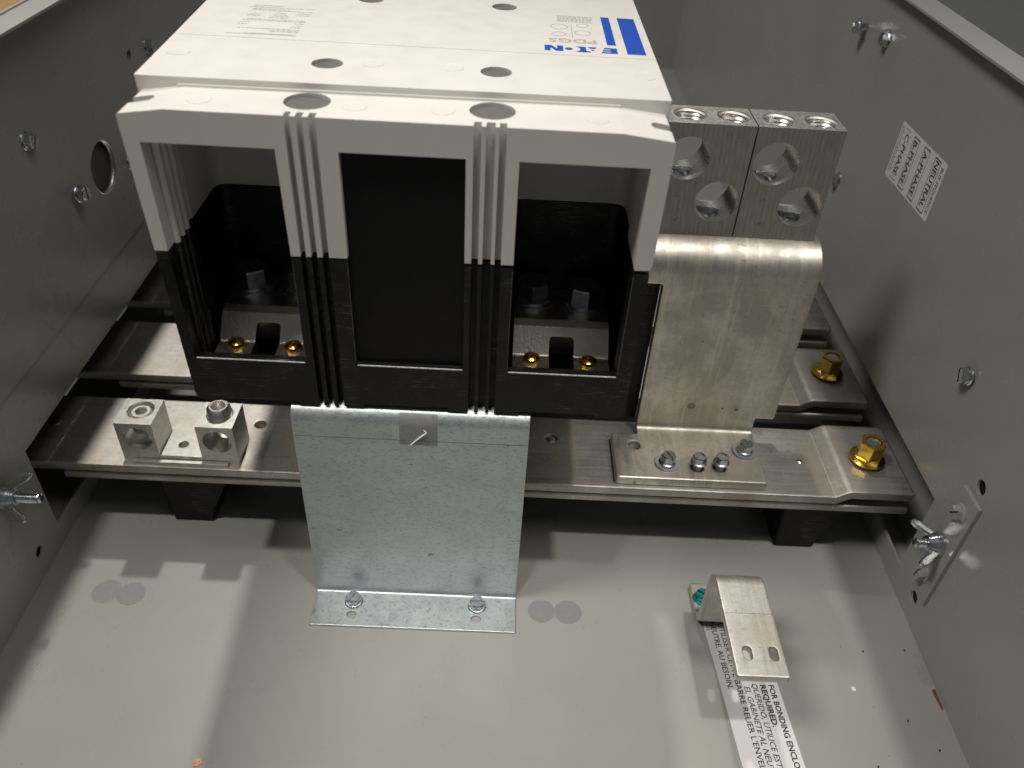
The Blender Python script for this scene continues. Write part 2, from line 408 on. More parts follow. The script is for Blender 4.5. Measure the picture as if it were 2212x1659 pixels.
# ================================================================== the enclosure
XL, XR, YF, YN = -116.0, 400.0, 1010.0, -420.0
floor = solo('back_panel', box(XL-60, XR+60, YN, YF, -2.5, 0.0), 'enamel', (140, 0, 0), kind='structure')
CUTL = [(27.0, 15.6), (27.0, 75.2), (420.0, 75.2), (420.0, 15.6)]
lw = plate([(YN, 0.0), (YF, 0.0), (YF, 280), (YN, 280)],
           [[(26.0, 14.6), (26.0, 76.2), (421.0, 76.2), (421.0, 14.6)], circle(193, 171.5, 17, 40), circle(267.7, 219.2, 3.6), circle(3.2, 16.8, 3.6)], 1.8, 0.25, YZ(XL-1.8))
wall_left = solo('wall_left', lw, 'enamel', (XL, 0, 0), kind='structure')
upper = plate([(YN, 114.5), (YF, 114.5), (YF, 278), (YN, 278)], [circle(193, 171.5, 16.6, 40), circle(267.7, 219.2, 3.5)], 1.2, 0.35, YZ(XL+0.2))
part('knockout_blank', cyl((XL-3.2, 193, 171.5), (-1, 0, 0), 19, 1.0, 40), 'blank_brown', wall_left)
part('overlap_sheet', upper, 'enamel', wall_left)
part('rim', fold(rect(YN, YF, 0, 23.2), [], 1.8, 0.4, (XL-1.0, 271), PI/2, [('L', 5), ('A', 3, -PI/2), ('L', 13.5)], lambda u, a, b: (a, u, b)), 'enamel', wall_left)
part('knockout_edge', lathe([(16.5, 0.2), (16.9, 0.55), (17.3, 0.3), (17.4, -0.4), (16.5, -1.6)], 40, None, place((XL+0.4, 193, 171.5), (1, 0, 0))), 'cut_metal', wall_left)
CUTR = [(22.0, 17.0), (22.0, 75.0), (420.0, 75.0), (420.0, 17.0)]
rw = plate([(YN, 0.0), (YF, 0.0), (YF, 286), (YN, 286)], [CUTR, circle(-4.6, 112, 4.1), circle(-2.6, 16.5, 3.9)], 1.8, 0.25, YZ(XR+0.9))
wall_right = solo('wall_right', rw, 'enamel', (XR, 0, 0), kind='structure')
part('rim', fold(rect(YN, YF, 0, 19), [], 1.8, 0.4, (XR-7.0, 285.6), 0, [('L', 19)], lambda u, a, b: (a, u, b)), 'enamel', wall_right)
for hy, hz in ((-4.6, 112), (-2.6, 16.5)): part('hole_dark_disc', cyl((XR+1.85, hy, hz), (1, 0, 0), 6.5, 1.2, 20), 'matte_black', wall_right)  # black discs added behind the holes to keep them dark
part('closing_plate', box(XR+22, XR+23.5, -60, 480, 0, 110), 'enamel', wall_right)
wall_far = solo('wall_far', box(XL, XR, YF, YF+2, 0, 286), 'enamel', (140, YF, 0), kind='structure')
# what lies outside the rims
solo('bench_left', box(-900, XL-3, -700, 1400, 255, 262, 0.5), 'card_brown', (-400, 0, 255), kind='structure')
solo('compartment_left', box(-230, -228, -200, 700, 0, 254), 'dark_card', (-229, 0, 0), kind='structure')
solo('panel_right', box(XR+12.6, 1100, -700, 1400, 228, 232, 0.5), 'dark_enamel', (700, 0, 228), kind='structure')

# round grey marks on the back panel, in two touching pairs
for k, (x, y, r) in enumerate(((-76.9, -10.4, 8.3), (-62.2, -11.3, 8.1), (179.2, -11.5, 8.0), (195.0, -11.4, 8.2))):
    part('round_mark', lathe([(0, 0.04+0.05*(k % 2)), (r-0.1, 0.04+0.05*(k % 2)), (r, 0.0)], 40, None, Matrix.Translation((x, y, 0))), 'weld_spot', floor)
part('added_yellow_sheet', box(40, 200, 440, 535, 0.02, 1.2, 0.2), 'reflection_yellow', floor)  # unseen sheet added to give yellow reflections on the side walls
part('rust_patch', plate(rounded([(397.2, -53), (399.6, -52), (399.7, -63), (398.6, -66), (397.6, -60)], 0.6), [], 0.1, 0, XY(0.06)), 'rust', floor)

# ================================================================== bus bars
def busbar(label, yf, base, xs=-150.0, nut=None):
    yb = yf+62.0
    t = thing('bus_bar', label, 'bus bar', (100, yf+31, 33), 'bus bars crossing the enclosure')
    q = R(33); segs = [('L', 355.5-xs), ('A', 4.5, q), ('L', 6.6), ('A', 4.5, -q), ('L', 60)]
    ln = 355.5-xs+9*q+6.6; tot = ln+37.5
    holes = []
    if base == 1: holes = [circle(84.1, -3.5-xs, 3.4, 18), circle(83.4, 183-xs, 3.4, 18), circle(78, -131-xs, 4, 18)]
    b = fold(rounded([(yf, 0), (yb, 0), (yb, tot), (yf, tot)], [2, 2, 5, 2]), holes, 6.4, 1.5, (xs, 49.0), 0, segs, lambda u, a, c: (a, u, c))
    part('upper_strip', b, 'bar_metal', t)
    part('lower_strip', box(-113, 404, yf+0.6, yb, 38.8, 44.4, 1.6, 3), 'bar_metal', t)
    if nut:
        nx, ny = nut
        b = lathe([(0, 0), (10.8, 0), (10.9, 0.9), (9.2, 2.2), (7.2, 3.2), (0, 3.2)], 36, None, Matrix.Translation((nx, ny, 58.8)))
        hx = boolean(hex_prism(8.0, 11.5, 0.8), [cyl((0, 0, 9.5), (0, 0, 1), 4.9, 5)])
        join(b, hx, Matrix.Translation((nx, ny, 61.6)) @ Matrix.Rotation(R(12), 4, 'Z'))
        n_ = part('flange_nut', b, 'gold_zinc', t)
        part('bolt_end', lathe([(0, 0), (4.8, 0), (4.8, 10.6), (4.1, 11.6), (2.0, 11.3), (0, 10.9)], 24, None, Matrix.Translation((nx, ny, 60.5))), 'zinc', n_)
    return t
bar1 = busbar('front tin-grey bus bar passing under the galvanised bracket', 41.8, 1, nut=(382.3, 71.3))
bar2 = busbar('second tin-grey bus bar, just behind the front one, gold nut at its right end', 128.4, 2, nut=(382.5, 159.6))
bar3 = busbar('rearmost visible tin-grey bus bar, its end showing behind the tall link plate', 216.3, 3)
part('screw', lathe([(0, 0), (3.2, 0), (3.1, 0.5), (2.0, 0.9), (0, 1.0)], 20, None, Matrix.Translation((183, 83.4, 50.6))), 'dark_steel', bar1)
part('screw', lathe([(0, 0), (4.2, 0), (4.0, 0.8), (2.5, 1.4), (0, 1.5)], 20, None, Matrix.Translation((-131, 78, 51.8))), 'dark_steel', bar1)
part('rivet', lathe([(0, 0), (2.1, 0), (2.0, 0.7), (1.2, 1.2), (0, 1.3)], 16, None, Matrix.Translation((341.2, 72, 52.1))), 'zinc', bar1)

# black moulded supports under the front bar
def support(x0, label):
    b = bmesh.new(); L = []
    for z, a, c in ((0, 0, 25.6), (10, -0.2, 25.9), (38.7, -2.0, 40.0)):
        L.append([b.verts.new(p) for p in ((x0+a, 46.6, z), (x0+c, 46.6, z), (x0+c+(3 if z > 20 else 0), 100, z), (x0+a, 100, z))])
    for A, B in zip(L, L[1:]):
        for i in range(4): b.faces.new((A[i], A[(i+1) % 4], B[(i+1) % 4], B[i]))
    b.faces.new(L[0][::-1]); b.faces.new(L[-1])
    bmesh.ops.bevel(b, geom=b.edges[:], offset=0.7, segments=2, affect='EDGES')
    bmesh.ops.recalc_face_normals(b, faces=b.faces[:])
    return solo('bar_support', b, 'black_plastic', (x0+12, 70, 0), label, 'insulator', 'black supports under the bus bars')
support(-55.8, 'black moulded support block under the front bar below the two-barrel lug')
support(331.6, 'black moulded support block under the front bar near the right wall')

# ================================================================== galvanised bracket
SUP = ((68.4, -11.4), (140.9, -11.3))
t = thing('support_bracket', 'grey galvanised sheet bracket standing under the circuit breaker', 'bracket', (104, -14, 0))
L0 = 22.8; sb = L0+2.5*PI/2+131.2
pat = rounded([(45.6, 0), (163.7, 0), (163.7, sb+12.6+50), (45.6, sb+12.6+50)], [0.6, 0.6, 1, 1])
bk = fold(pat, [oval(68.4, 7.8, 3.0, 2.5), oval(140.7, 8.2, 3.0, 2.5)], 1.6, 0.22, (-28.0, 0.82), 0,
          [('L', L0), ('A', 2.5, PI/2), ('L', 131.2), ('A', 8, -PI/2), ('L', 50)], lambda u, a, b: (u, a, b))
part('sheet', bk, 'galvanised', t)
part('scored_line', box(46.2, 163.2, -3.56, -3.48, 125.6, 126.0), 'grey_ink', t)
for k, (x, y) in enumerate(SUP): part('hex_screw', at(SCREW, (x, y, 1.62), (0, 0, 1), R((-28, 92)[k])), 'zinc', t)
tp = fold(rounded(rect(99.0, 118.0, 0, 19.6), 0.3), [], 0.12, 0, (-3.62, 122.8), PI/2, [('L', 11.7), ('A', 8.9, -PI/2), ('L', 3)], lambda u, a, b: (u, a, b))
tape = thing('clear_tape', 'small square of clear tape stuck across the bracket top edge', 'tape', (108, -2.2, 130))
part('film', tp, 'clear_tape', tape)
cr = bmesh.new()
pp = [Vector((104.3, -3.85, 123.0)), Vector((108.8, -4.0, 128.2)), Vector((112.6, -4.0, 132.0)), Vector((111.2, -3.9, 133.4))]
for A, B, wd in zip(pp, pp[1:], (1.1, 1.3, 0.7)):
    d = (B-A); M = Matrix.Translation((A+B)/2) @ d.to_track_quat('Z', 'Y').to_matrix().to_4x4()
    join(cr, box(-wd/2, wd/2, -0.12, 0.12, -d.length/2, d.length/2, 0.08), M)
part('crease', cr, 'tape_crease', tape)

# ================================================================== circuit breaker
br = thing('circuit_breaker', 'large pale grey and black moulded circuit breaker with blue lettering on top', 'breaker', (105, 200, 143.5))
WIN = ((4.5, 56.0), (80.0, 130.0), (151.0, 203.0))
GRV = ((60.0, 62.4), (64.6, 67.2), (69.4, 72.2), (132.8, 135.8), (137.6, 141.2), (142.8, 145.6))
def prismXZ(pts, y0, y1): return plate(pts, [], y1-y0, 0, XZ((y0+y1)/2))
# black lower front
blk = prismXZ(rounded([(-1.9, 226), (0.3, 143.6), (209.8, 143.6), (209.8, 226)], [0, 5, 5, 0]), 0, 30)
cuts = [prismXZ([(4.5, 169.6), (56, 169.6), (56, 235), (3.5, 235)], -2, 31), box(WIN[2][0], WIN[2][1], -2, 31, 169.6, 235)]
cuts += [box(WIN[1][0], WIN[1][1], -2, 5, 169.6, 235)]
cuts += [box(4.6, 57.0, 4.5, 31, 150, 235), box(150, 205.4, 4.5, 31, 150, 235)]
cuts += [box(a, b, -2, 5, 140, 235) for a, b in GRV]
cuts += [box(10, 50, -2, 40, 140, 145.3), box(82, 123, -2, 40, 140, 145.3), box(158, 195, -2, 40, 140, 145.3)]
part('housing_base', boolean(blk, cuts, 0.45), 'black_plastic', br)
def comb(z0, z1, back):
    o = rounded([(0.3, 30), (4.5, 30), (4.5, 67), (57, 67), (57, 30), (150, 30), (150, 67), (205.4, 67), (205.4, 30), (209.8, 30), (209.8, 400), (0.3, 400)],
                [0, 0, 7, 7, 0, 0, 7, 7, 0, 0, 2, 2])
    return plate(o, [], z1-z0, 0, XY((z0+z1)/2))
b = comb(150, 226, 400); box(0.3, 209.8, 30, 400, 144.5, 150, 0, 2, b)
part('base_body', b, 'black_plastic', br)
# pale upper front with three windows and the ribbed strips
top = prismXZ(rounded([(-2.0, 226.2), (210.4, 228.2), (211.2, 285.6), (190.5, 288), (14.5, 288), (-3.8, 285.4)], [0, 3, 1.4, 6, 6, 1.4], 4), 0, 30)
cuts = [prismXZ([(3.8, 220), (56, 220), (55.2, 274.5), (2.9, 274.5)], -2, 31)] + [box(WIN[i][0], WIN[i][1], -2, (31, 5, 31)[i], 220, 274.5) for i in (1, 2)]
cuts += [box(a, b, -2, 4.4, 220, 295) for a, b in GRV]
cuts += [cyl((66, 16.3, 262), (0, 0, 1), 9.3, 40, 40), cyl((139.5, 16.6, 262), (0, 0, 1), 9.3, 40, 40)]
for sgn, xc in ((1, 6.0), (-1, 203.0)):
    cuts += [plate(rounded([(xc, 12.0), (xc-sgn*16, 10.0), (xc-sgn*16, 16.5), (xc, 18.2)], [3.0, 0, 0, 3.0]), [], 20, 0, XY(285))]
part('housing_front', boolean(top, cuts, 0.85, 3), 'pale_plastic', br)
part('upper_body', comb(226.2, 281, 400), 'pale_plastic', br)
part('shade_sheet', box(212.5, 238.5, 101, 103, 58, 168, 0.4), 'black_plastic', br)  # black sheet added for the breaker's shade beside the link plate
part('barrier', box(79.0, 131.0, 3.2, 4.9, 168.5, 276), 'matte_black', br, label='black insulating barrier closing the middle window')
for z0, z1, mt in ((150, 226, 'black_plastic'), (226.2, 280, 'pale_plastic')):       # flutes on the outer inside walls
    for x, y in ((4.6, 9), (4.6, 15), (4.6, 21), (205.2, 9), (205.2, 15)):
        part('flute', cyl((x, y, z0), (0, 0, 1), 1.7, z1-z0, 14), mt, br)
# lid in two pieces with a joint between them
def lid(y0, y1, holes, mat='pale_plastic'):
    xl = lambda y: -5.0-0.048*(min(y, 200)-29)
    o = [(xl(y0), y0-(3.0 if y0 < 40 else 0)), (212.4, y0), (212.4, y1)] + ([(xl(200), y1), (xl(200), 200)] if y1 > 200 else [(xl(y1), y1)])
    b = plate(rounded(o, [0.8]+[0.5]*(len(o)-1)), [], 12.5, 0, XY(285.2))
    return boolean(b, [cyl((x, y, 282.5), (0, 0, 1), r, 30, 36) for x, y, r in holes], 0.5)
lf = part('lid_front', lid(29, 81.6, ((67.4, 52.3, 6.7), (139.7, 53.2, 6.8))), 'pale_plastic', br)
lm = part('lid', lid(82.0, 400, ((70.5, 158, 6.6), (141.0, 158, 6.6))), 'pale_plastic', br)
for x, y, z in ((24.8, 12.2, 288), (85.1, 13.4, 288), (119.7, 14, 288), (181, 13.4, 288), (2.6, 57, 291.45), (86.4, 55.4, 291.45), (120.7, 55.6, 291.45), (204.9, 58, 291.45)):
    b = lathe([(0, -0.4), (4.95, -0.4), (4.95, 0.10), (4.75, 0.22), (4.3, 0.10), (0, 0.10)], 30, None, Matrix.Translation((x, y, z)))
    part('ejector_mark', b, 'pale_plastic', br)
for x, y, r, z in ((66, 16.3, 9.2, 286.6), (139.5, 16.6, 9.2, 286.6), (67.4, 52.3, 6.6, 290.2), (139.7, 53.2, 6.7, 290.2), (70.5, 158, 6.5, 290.2), (141.0, 158, 6.5, 290.2)):
    part('hole_shade', cyl((x, y, z-3), (0, 0, 1), r, 3.0, 36, 0.3), 'hole_shade_grey', br)  # discs near the hole mouths, their dark colour standing for shade inside
part('ledge_lip', plate(rounded([(12, 25.0), (192, 28.0), (192, 29.6), (12, 27.2)], 0.5), [], 1.4, 0.35, XY(288.2)), 'pale_plastic', br)
# scuffed sill edges
for (a, c) in WIN:
    part('scuffed_edge', box(a+0.3, c-0.3, -0.10, 0.42, 169.0, 169.62, 0.1), 'edge_scuff', br)
for x in (56.15, 79.75, 150.8, 203.1):
    part('scuffed_edge', box(x-0.13, x+0.13, -0.08, 0.25, 171, 225, 0.06), 'edge_scuff2', br)
# blue emblem and lettering
ZT = 291.46
def flat(pts, z0, t=0.05): return plate(pts, [], t, 0, XY(z0+t/2))
part('emblem_bar', flat(rect(199.8, 208.6, 87.7, 148.2), ZT), 'blue_print', lm)
part('emblem_bar', flat(rect(191.2, 195.5, 100.2, 148.3), ZT), 'blue_print', lm)
def letter(polys):
    bb = bmesh.new()
    for P in polys: join(bb, flat([(195.3-u, 95.7-v) for u, v in P], ZT))
    return part('letter', bb, 'blue_print', lm)
letter([[(0, 0), (0, 8.3), (3.0, 8.3), (3.0, 0)], [(2.9, 6.3), (2.9, 8.3), (7.8, 8.3), (7.3, 6.3)], [(2.9, 3.2), (2.9, 5.2), (7.0, 5.2), (6.6, 3.2)], [(2.9, 0), (2.9, 2.1), (6.3, 2.1), (5.9, 0)]])
letter([[(9.4, 0), (10.4, 2.4), (12.7, 2.4), (13.7, 0)], [(10.8, 3.9), (11.55, 6.6), (12.3, 3.9)]])
letter([[(12.7, 8.3), (20.1, 8.3), (18.6, 7.2), (17.6, 5.6), (17.3, 3.9), (17.6, 2.2), (18.4, 0.9), (19.4, 0), (14.6, 0), (14.6, 6.4), (12.9, 6.4)]])
letter([oval(22.7, 4.2, 1.8, 1.9)])
letter([[(25.4, 0), (25.4, 8.3), (28.7, 8.3), (31.3, 3.4), (31.3, 8.3), (34.1, 8.3), (34.1, 0), (30.9, 0), (28.2, 5.0), (28.2, 0)]])
part('printed_code', text_bm('PDG5', (186.3, 107.0, ZT), (-1, 0, 0), (0, -1, 0), 23.0, 6.2, 0.25), 'grey_print', lm)
# small grey approval marks and rating rows (too fine to read)
pb = bmesh.new()
def ringmark(cx, cy, r):
    join(pb, plate(circle(cx, cy, r, 20), [circle(cx, cy, r-0.5, 20)], 0.04, 0, XY(ZT+0.02)))
join(pb, flat(rect(175.0, 175.4, 110, 132), ZT, 0.04))
for cx, cy, r in ((180.5, 118, 4.2), (169, 127, 4.6), (181, 131, 3.2), (168.5, 114.5, 3.6)): ringmark(cx, cy, r)
for j in range(7):
    y = 136+j*1.75; x = 168.5
    while x < 186:
        ln = random.uniform(0.7, 2.2); join(pb, flat(rect(x, min(x+ln, 186.5), y, y+0.85), ZT, 0.04)); x += ln+random.uniform(0.3, 0.7)
part('approval_print', pb, 'grey_print', lm)
pb = bmesh.new()
rows = [(87.0, 14, 46), (88.2, 22, 46), (92.2, 33, 46), (94.0, 32, 46), (96, 17, 46), (99.5, 41, 46), (102.5, 15.5, 20), (102.8, 41, 46), (105.5, 15.5, 20), (106, 41.5, 46), (109, 16, 46), (111.0, 18, 46),
        (114.5, 27, 37), (117.0, 16, 22), (117, 27, 36), (119.5, 17, 22), (119.5, 28, 35), (120, 39, 46), (122.5, 29, 34), (123, 39, 46), (126.5, 16, 46), (128.5, 16, 34), (131.5, 14, 46), (134.5, 15, 30)]
for y, xa, xb in rows:
    x = xa
    while x < xb:
        ln = random.uniform(0.8, 2.6); join(pb, flat(rect(x, min(x+ln, xb), y, y+random.uniform(0.7, 1.2)), ZT, 0.04)); x += ln+random.uniform(0.25, 0.6)
part('rating_print', pb, 'grey_print', lm)
# terminals in the two open windows
def terminal(x0, x1, sx0, sx1, screws, bolts):
    prof = rounded([(10, 150), (10, 163), (22.5, 163), (33.5, 173.6), (37.5, 175.4), (66.5, 175.4), (66.5, 150)], [0, 0.8, 3, 3, 2, 0, 0])
    b = plate(prof, [], x1-x0, 0, lambda u, v, w_: ((x0+x1)/2+w_, u, v))
    b = boolean(b, [plate(rounded([(sx0, 4), (sx1, 4), (sx1, 30), (sx0, 30)], [0, 0, 2, 2]), [], 44, 0, XY(175))], 0.6)
    tm = part('terminal', b, 'cast_metal', br)
    b = box(sx0-0.6, sx1+0.6, 10.5, 25, 150.2, 153.6); box(sx0-0.3, sx1+0.3, 25, 30.4, 150.2, 163.5, 0.6, 2, b)
    part('slot_dark_lining', b, 'matte_black', tm)  # black slot floor; the taller back block is added to darken the recess
    part('moulded_disc', lathe([(0, 0), (4.6, 0), (4.9, 0.35), (5.2, 0)], 26, None, Matrix.Translation(((sx0+sx1)/2, 17.0, 153.62))), 'black_plastic', tm)
    for i, (x, y) in enumerate(screws):
        hd = lathe([(0, 0), (4.3, 0), (4.4, 0.9), (3.9, 2.2), (2.6, 3.0), (0, 3.3)], 26)
        hd = boolean(hd, [box(-8, 8, -0.5, 0.5, 2.0, 6), box(-0.45, 0.45, -2.2, 2.2, 2.0, 6)])
        part('brass_screw', at(hd, (x, y, 163.0), (0, 0, 1), R(90+14*i)), 'brass', tm)
    for i, (x, y) in enumerate(bolts):
        bb = lathe([(0, 0), (12.0, 0), (12.0, 1.3), (10.6, 1.6), (10.4, 3.0), (0, 3.0)], 30, None, Matrix.Translation((x, y, 175.4)))
        join(bb, hex_prism(8.9, 8.5, 0.9), Matrix.Translation((x, y, 178.3)) @ Matrix.Rotation(R(30+10*i), 4, 'Z'))
        part('hex_bolt', bb, 'dark_steel', tm)
terminal(153.6, 201.4, 171.6, 184.0, ((163.0, 19.4), (191.2, 18.6)), ((162.4, 56.0), (189.4, 54.0)))
terminal(8.0, 55.0, 25.5, 37.5, ((17.3, 20.0), (45.2, 19.6)), ((18.0, 56.5), (45.0, 56.0)))

# ================================================================== link plate carrying the two lug blocks
lk = thing('link_plate', 'tall silvery bent link plate rising from the front bar beside the breaker', 'link plate', (270, 70, 52.4))
sB = 44+6*PI/2; sV = sB+111.2; sE = sV+14*PI/2+45
sN = sB+104.5
pat = rounded([(221, 0), (313.5, 0), (313.5, sB+8), (325.4, sB+8), (325.4, sE), (226, sE), (226, sN), (238, sN), (238, 40), (221, 40)], [3, 1, 1.5, 1.5, 4, 4, 1, 2, 1, 3])
HOL = [circle(235.0, 74-45, 3.7, 20), circle(272.2, 56.5-45, 4.0, 20), circle(286.2, 57.3-45, 4.0, 20)]
pl = fold(pat, HOL, 6.0, 0.9, (45.0, 55.35), 0, [('L', 44), ('A', 6, PI/2), ('L', 111.2), ('A', 14, -PI/2), ('L', 45)], lambda u, a, b: (u, a, b))
part('plate', pl, 'link_metal', lk)
for x, z, r in ((270.5, 77.5, 2.6), (290.5, 76.5, 0.9), (299.5, 76.2, 1.2), (281, 153, 0.5), (268, 128, 0.6)):
    part('stain', lathe([(0, 0), (r, 0)], 20, None, place((x, 91.93, z), (0, -1, 0))), 'stain_metal', lk)

for k, (x, y, sp_) in enumerate(((253.6, 58.5, 25), (304.4, 72.5, -20))):
    part('washer', lathe([(2, 0), (7.6, 0), (7.7, 0.5), (7.5, 0.95), (2, 0.95)], 34, None, place((x, y, 58.4), (0.05, -0.04, 1))), 'washer_zinc', lk)
    part('hex_screw', at(slotted_screw(5.3, 4.6, 5.6, 1.3), (x, y, 59.3), (0.06, 0.05, 1), R(sp_)), 'zinc', lk)
for k, (x, y) in enumerate(((272.2, 56.5), (286.2, 57.3))):
    b = threads(2.7, 11); b.transform(Matrix.Translation((x, y, 52.3))); join(b, at(PLAIN, (x, y, 62.6), (0, 0, 1), R(15+20*k)))
    part('standing_screw', b, 'zinc', lk)

def lug_block(x0, x1, up, lo, tops, label):
    t = thing('lug_block', label, 'lug', ((x0+x1)/2, 121, 189.6), 'drilled lug blocks on the link plate')
    y0, y1, z0, z1 = 108.0, 133.2, 189.7, 253.3
    b = box(x0, x1, y0, y1, z0, z1)
    def tapped(x, y, depth):
        n = int(depth/2.1); pr = [(0, -depth)]
        for i in range(n): pr += [(7.9, -depth+i*2.1), (8.7, -depth+i*2.1+1.05)]
        pr += [(7.9, -1.4), (8.9, -0.7), (9.0, 2), (0, 2)]
        return lathe(pr, 30, None, Matrix.Translation((x, y, z1)))
    cuts = [cyl((up[0], y0-3, up[1]), (0, 1, 0), 12.0, 40, 44), cyl((lo[0], y0-3, lo[1]), (0, 1, 0), 11.9, 40, 44)]
    cuts += [tapped(tops[0][0], tops[0][1], z1-up[1]+3 if abs(tops[0][0]-up[0]) < 8 else z1-lo[1]+3)]
    cuts += [tapped(tops[1][0], tops[1][1], z1-up[1]+3 if abs(tops[1][0]-up[0]) < 8 else z1-lo[1]+3)]
    sc = [(up[0]-0.8, 119.5, up[1]-18.5), (lo[0]-0.8, 119.5, lo[1]-18.5)]
    cuts += [cyl((x, y, z), (0, 0, 1), 6.6, 12, 30) for x, y, z in sc]
    bb = boolean(b, cuts, 0.35)
    o = part('block', bb, 'lug_metal', t)
    o.data.materials.append(MATS['sawn_metal']); o.data.materials.append(MATS['cut_metal'])
    for p in o.data.polygons:
        c = p.center; yy = c.y/S+121
        if abs(p.normal.y) > 0.95 and (yy < y0+0.3 or yy > y1-0.3): p.material_index = 1
        elif 0.25 < abs(p.normal.y) <= 0.95 and abs(c.x/S) < (x1-x0)/2-0.5 and c.z/S < 62.5: p.material_index = 2
        elif y0+0.5 < yy < y1-0.5 and abs(p.normal.y) < 0.2 and abs(c.x/S) < (x1-x0)/2-0.3 and c.z/S < 62: p.material_index = 2
    for i, (x, y, z) in enumerate(sc):
        hd = boolean(lathe([(0, 0), (5.6, 0), (5.7, 1.4), (4.9, 3.0), (3.0, 3.8), (0, 4.0)], 28), [box(-9, 9, -0.7, 0.7, 2.4, 9)])
        part('slotted_screw', at(hd, (x, y, z+2.2), (0, 0, 1), R(30+35*i)), 'zinc', t)
    return t
lug_block(275.4, 321.2, (288.8, 233.6), (308.0, 209.8), ((288.4, 120.2), (311.0, 120.0)), 'right-hand drilled aluminium lug block, its whole front face showing')
lug_block(228.4, 274.6, (241.6, 234.2), (261.8, 210.2), ((264.6, 121.0), (241.6, 121.4)), 'left-hand drilled aluminium lug block, partly hidden by the breaker corner')

# ================================================================== two-barrel lug on the front bar
lg = thing('two_barrel_lug', 'small two-barrel aluminium lug sitting on the left of the front bar', 'lug', (-40, 58, 52.2))
for (x0, x1, hx, raised) in ((-75.2, -53.4, -63.7, 0), (-28.2, -6.4, -17.0, 1)):
    b = box(x0, x1, 47.0, 69.6, 52.3, 81.4)
    tap = [(0, -9)]
    for i in range(5): tap += [(7.1, -9+i*1.8), (7.7, -9+i*1.8+0.9)]
    tap += [(7.3, -0.6), (8.0, 0.1), (8.0, 3), (0, 3)]
    b = boolean(b, [cyl((hx, 40, 69.8), (0, 1, 0), 8.5, 40, 40), lathe(tap, 30, None, Matrix.Translation((hx, 59.6, 81.4)))], 0.35)
    brl = part('barrel', b, 'lug_metal', lg)
    h0 = 68.5 if not raised else 75.0; h1 = 80.6 if not raised else 87.6
    ss = threads(7.0, h1-h0-1.4, 1.5, 0.5, 1.4, 30)
    hexcut = bmesh.new(); vs = []
    hexb = hex_prism(3.9, 12, 0.1)
    if not raised: ss = boolean(ss, [at(hexb, (0, 0, h1-h0-4.5), (0, 0, 1))])
    else: ss = boolean(ss, [cyl((0, 0, h1-h0-7), (0, 0, 1), 4.2, 14, 24)])
    part('set_screw', at(ss, (hx, 59.6, h0), (0, 0, 1), R(10)), 'lug_metal' if not raised else 'cut_metal', brl)
    hexcut.free()
web = plate(rect(-53.2, -28.4, 47.0, 69.6), [circle(-42.6, 57.4, 3.0, 22)], 4.6, 0.3, XY(54.7))
part('web', web, 'lug_metal', lg)
part('front_tongue', box(-70, -12.3, 43.6, 46.8, 51.2, 54.6, 0.4), 'lug_metal', lg)
part('floor_screw', at(boolean(lathe([(0, 0), (4.0, 0), (4.0, 1.2), (3.0, 2.2), (0, 2.5)], 24), [box(-6, 6, -0.5, 0.5, 1.4, 5), box(-0.5, 0.5, -6, 6, 1.4, 5)]), (-12.8, 62.5, 61.8), (-0.35, -0.5, 1), R(20)), 'zinc', lg)

# ================================================================== bonding strap and its label
bs = thing('bonding_strap', 'silvery offset bonding strap screwed to the back panel, two slots at its end', 'strap', (283, -20, 0))
XA, XB = 270.2, 296.4
f0 = 10+17.5-10; rl = 51-2.6-20
tot = f0+10*PI/2+rl+10*PI/2+55.0
sl = tot-13.2
st = fold(rounded(rect(XA, XB, 0, tot), [1, 1, 1.2, 1.2]), [slot(278.0, sl, 2.1, 1.9), slot(291.2, sl, 2.1, 1.9)], 5.0, 0.8, (10, 2.6), PI,
          [('L', f0), ('A', 10, -PI/2), ('L', rl), ('A', 10, PI/2), ('L', 55.0)], lambda u, a, b: (u, a, b))
part('strip', st, 'strap_metal', bs)
part('scribed_line', box(XA+0.8, XB-0.8, -46.2, -45.8, 53.49, 53.54), 'cut_metal', bs)
part('green_screw', at(SCREW, (275.6, -1.5, 5.1), (0, 0, 1), R(60)), 'green_zinc', bs, label='teal green hex screw in the strap foot')

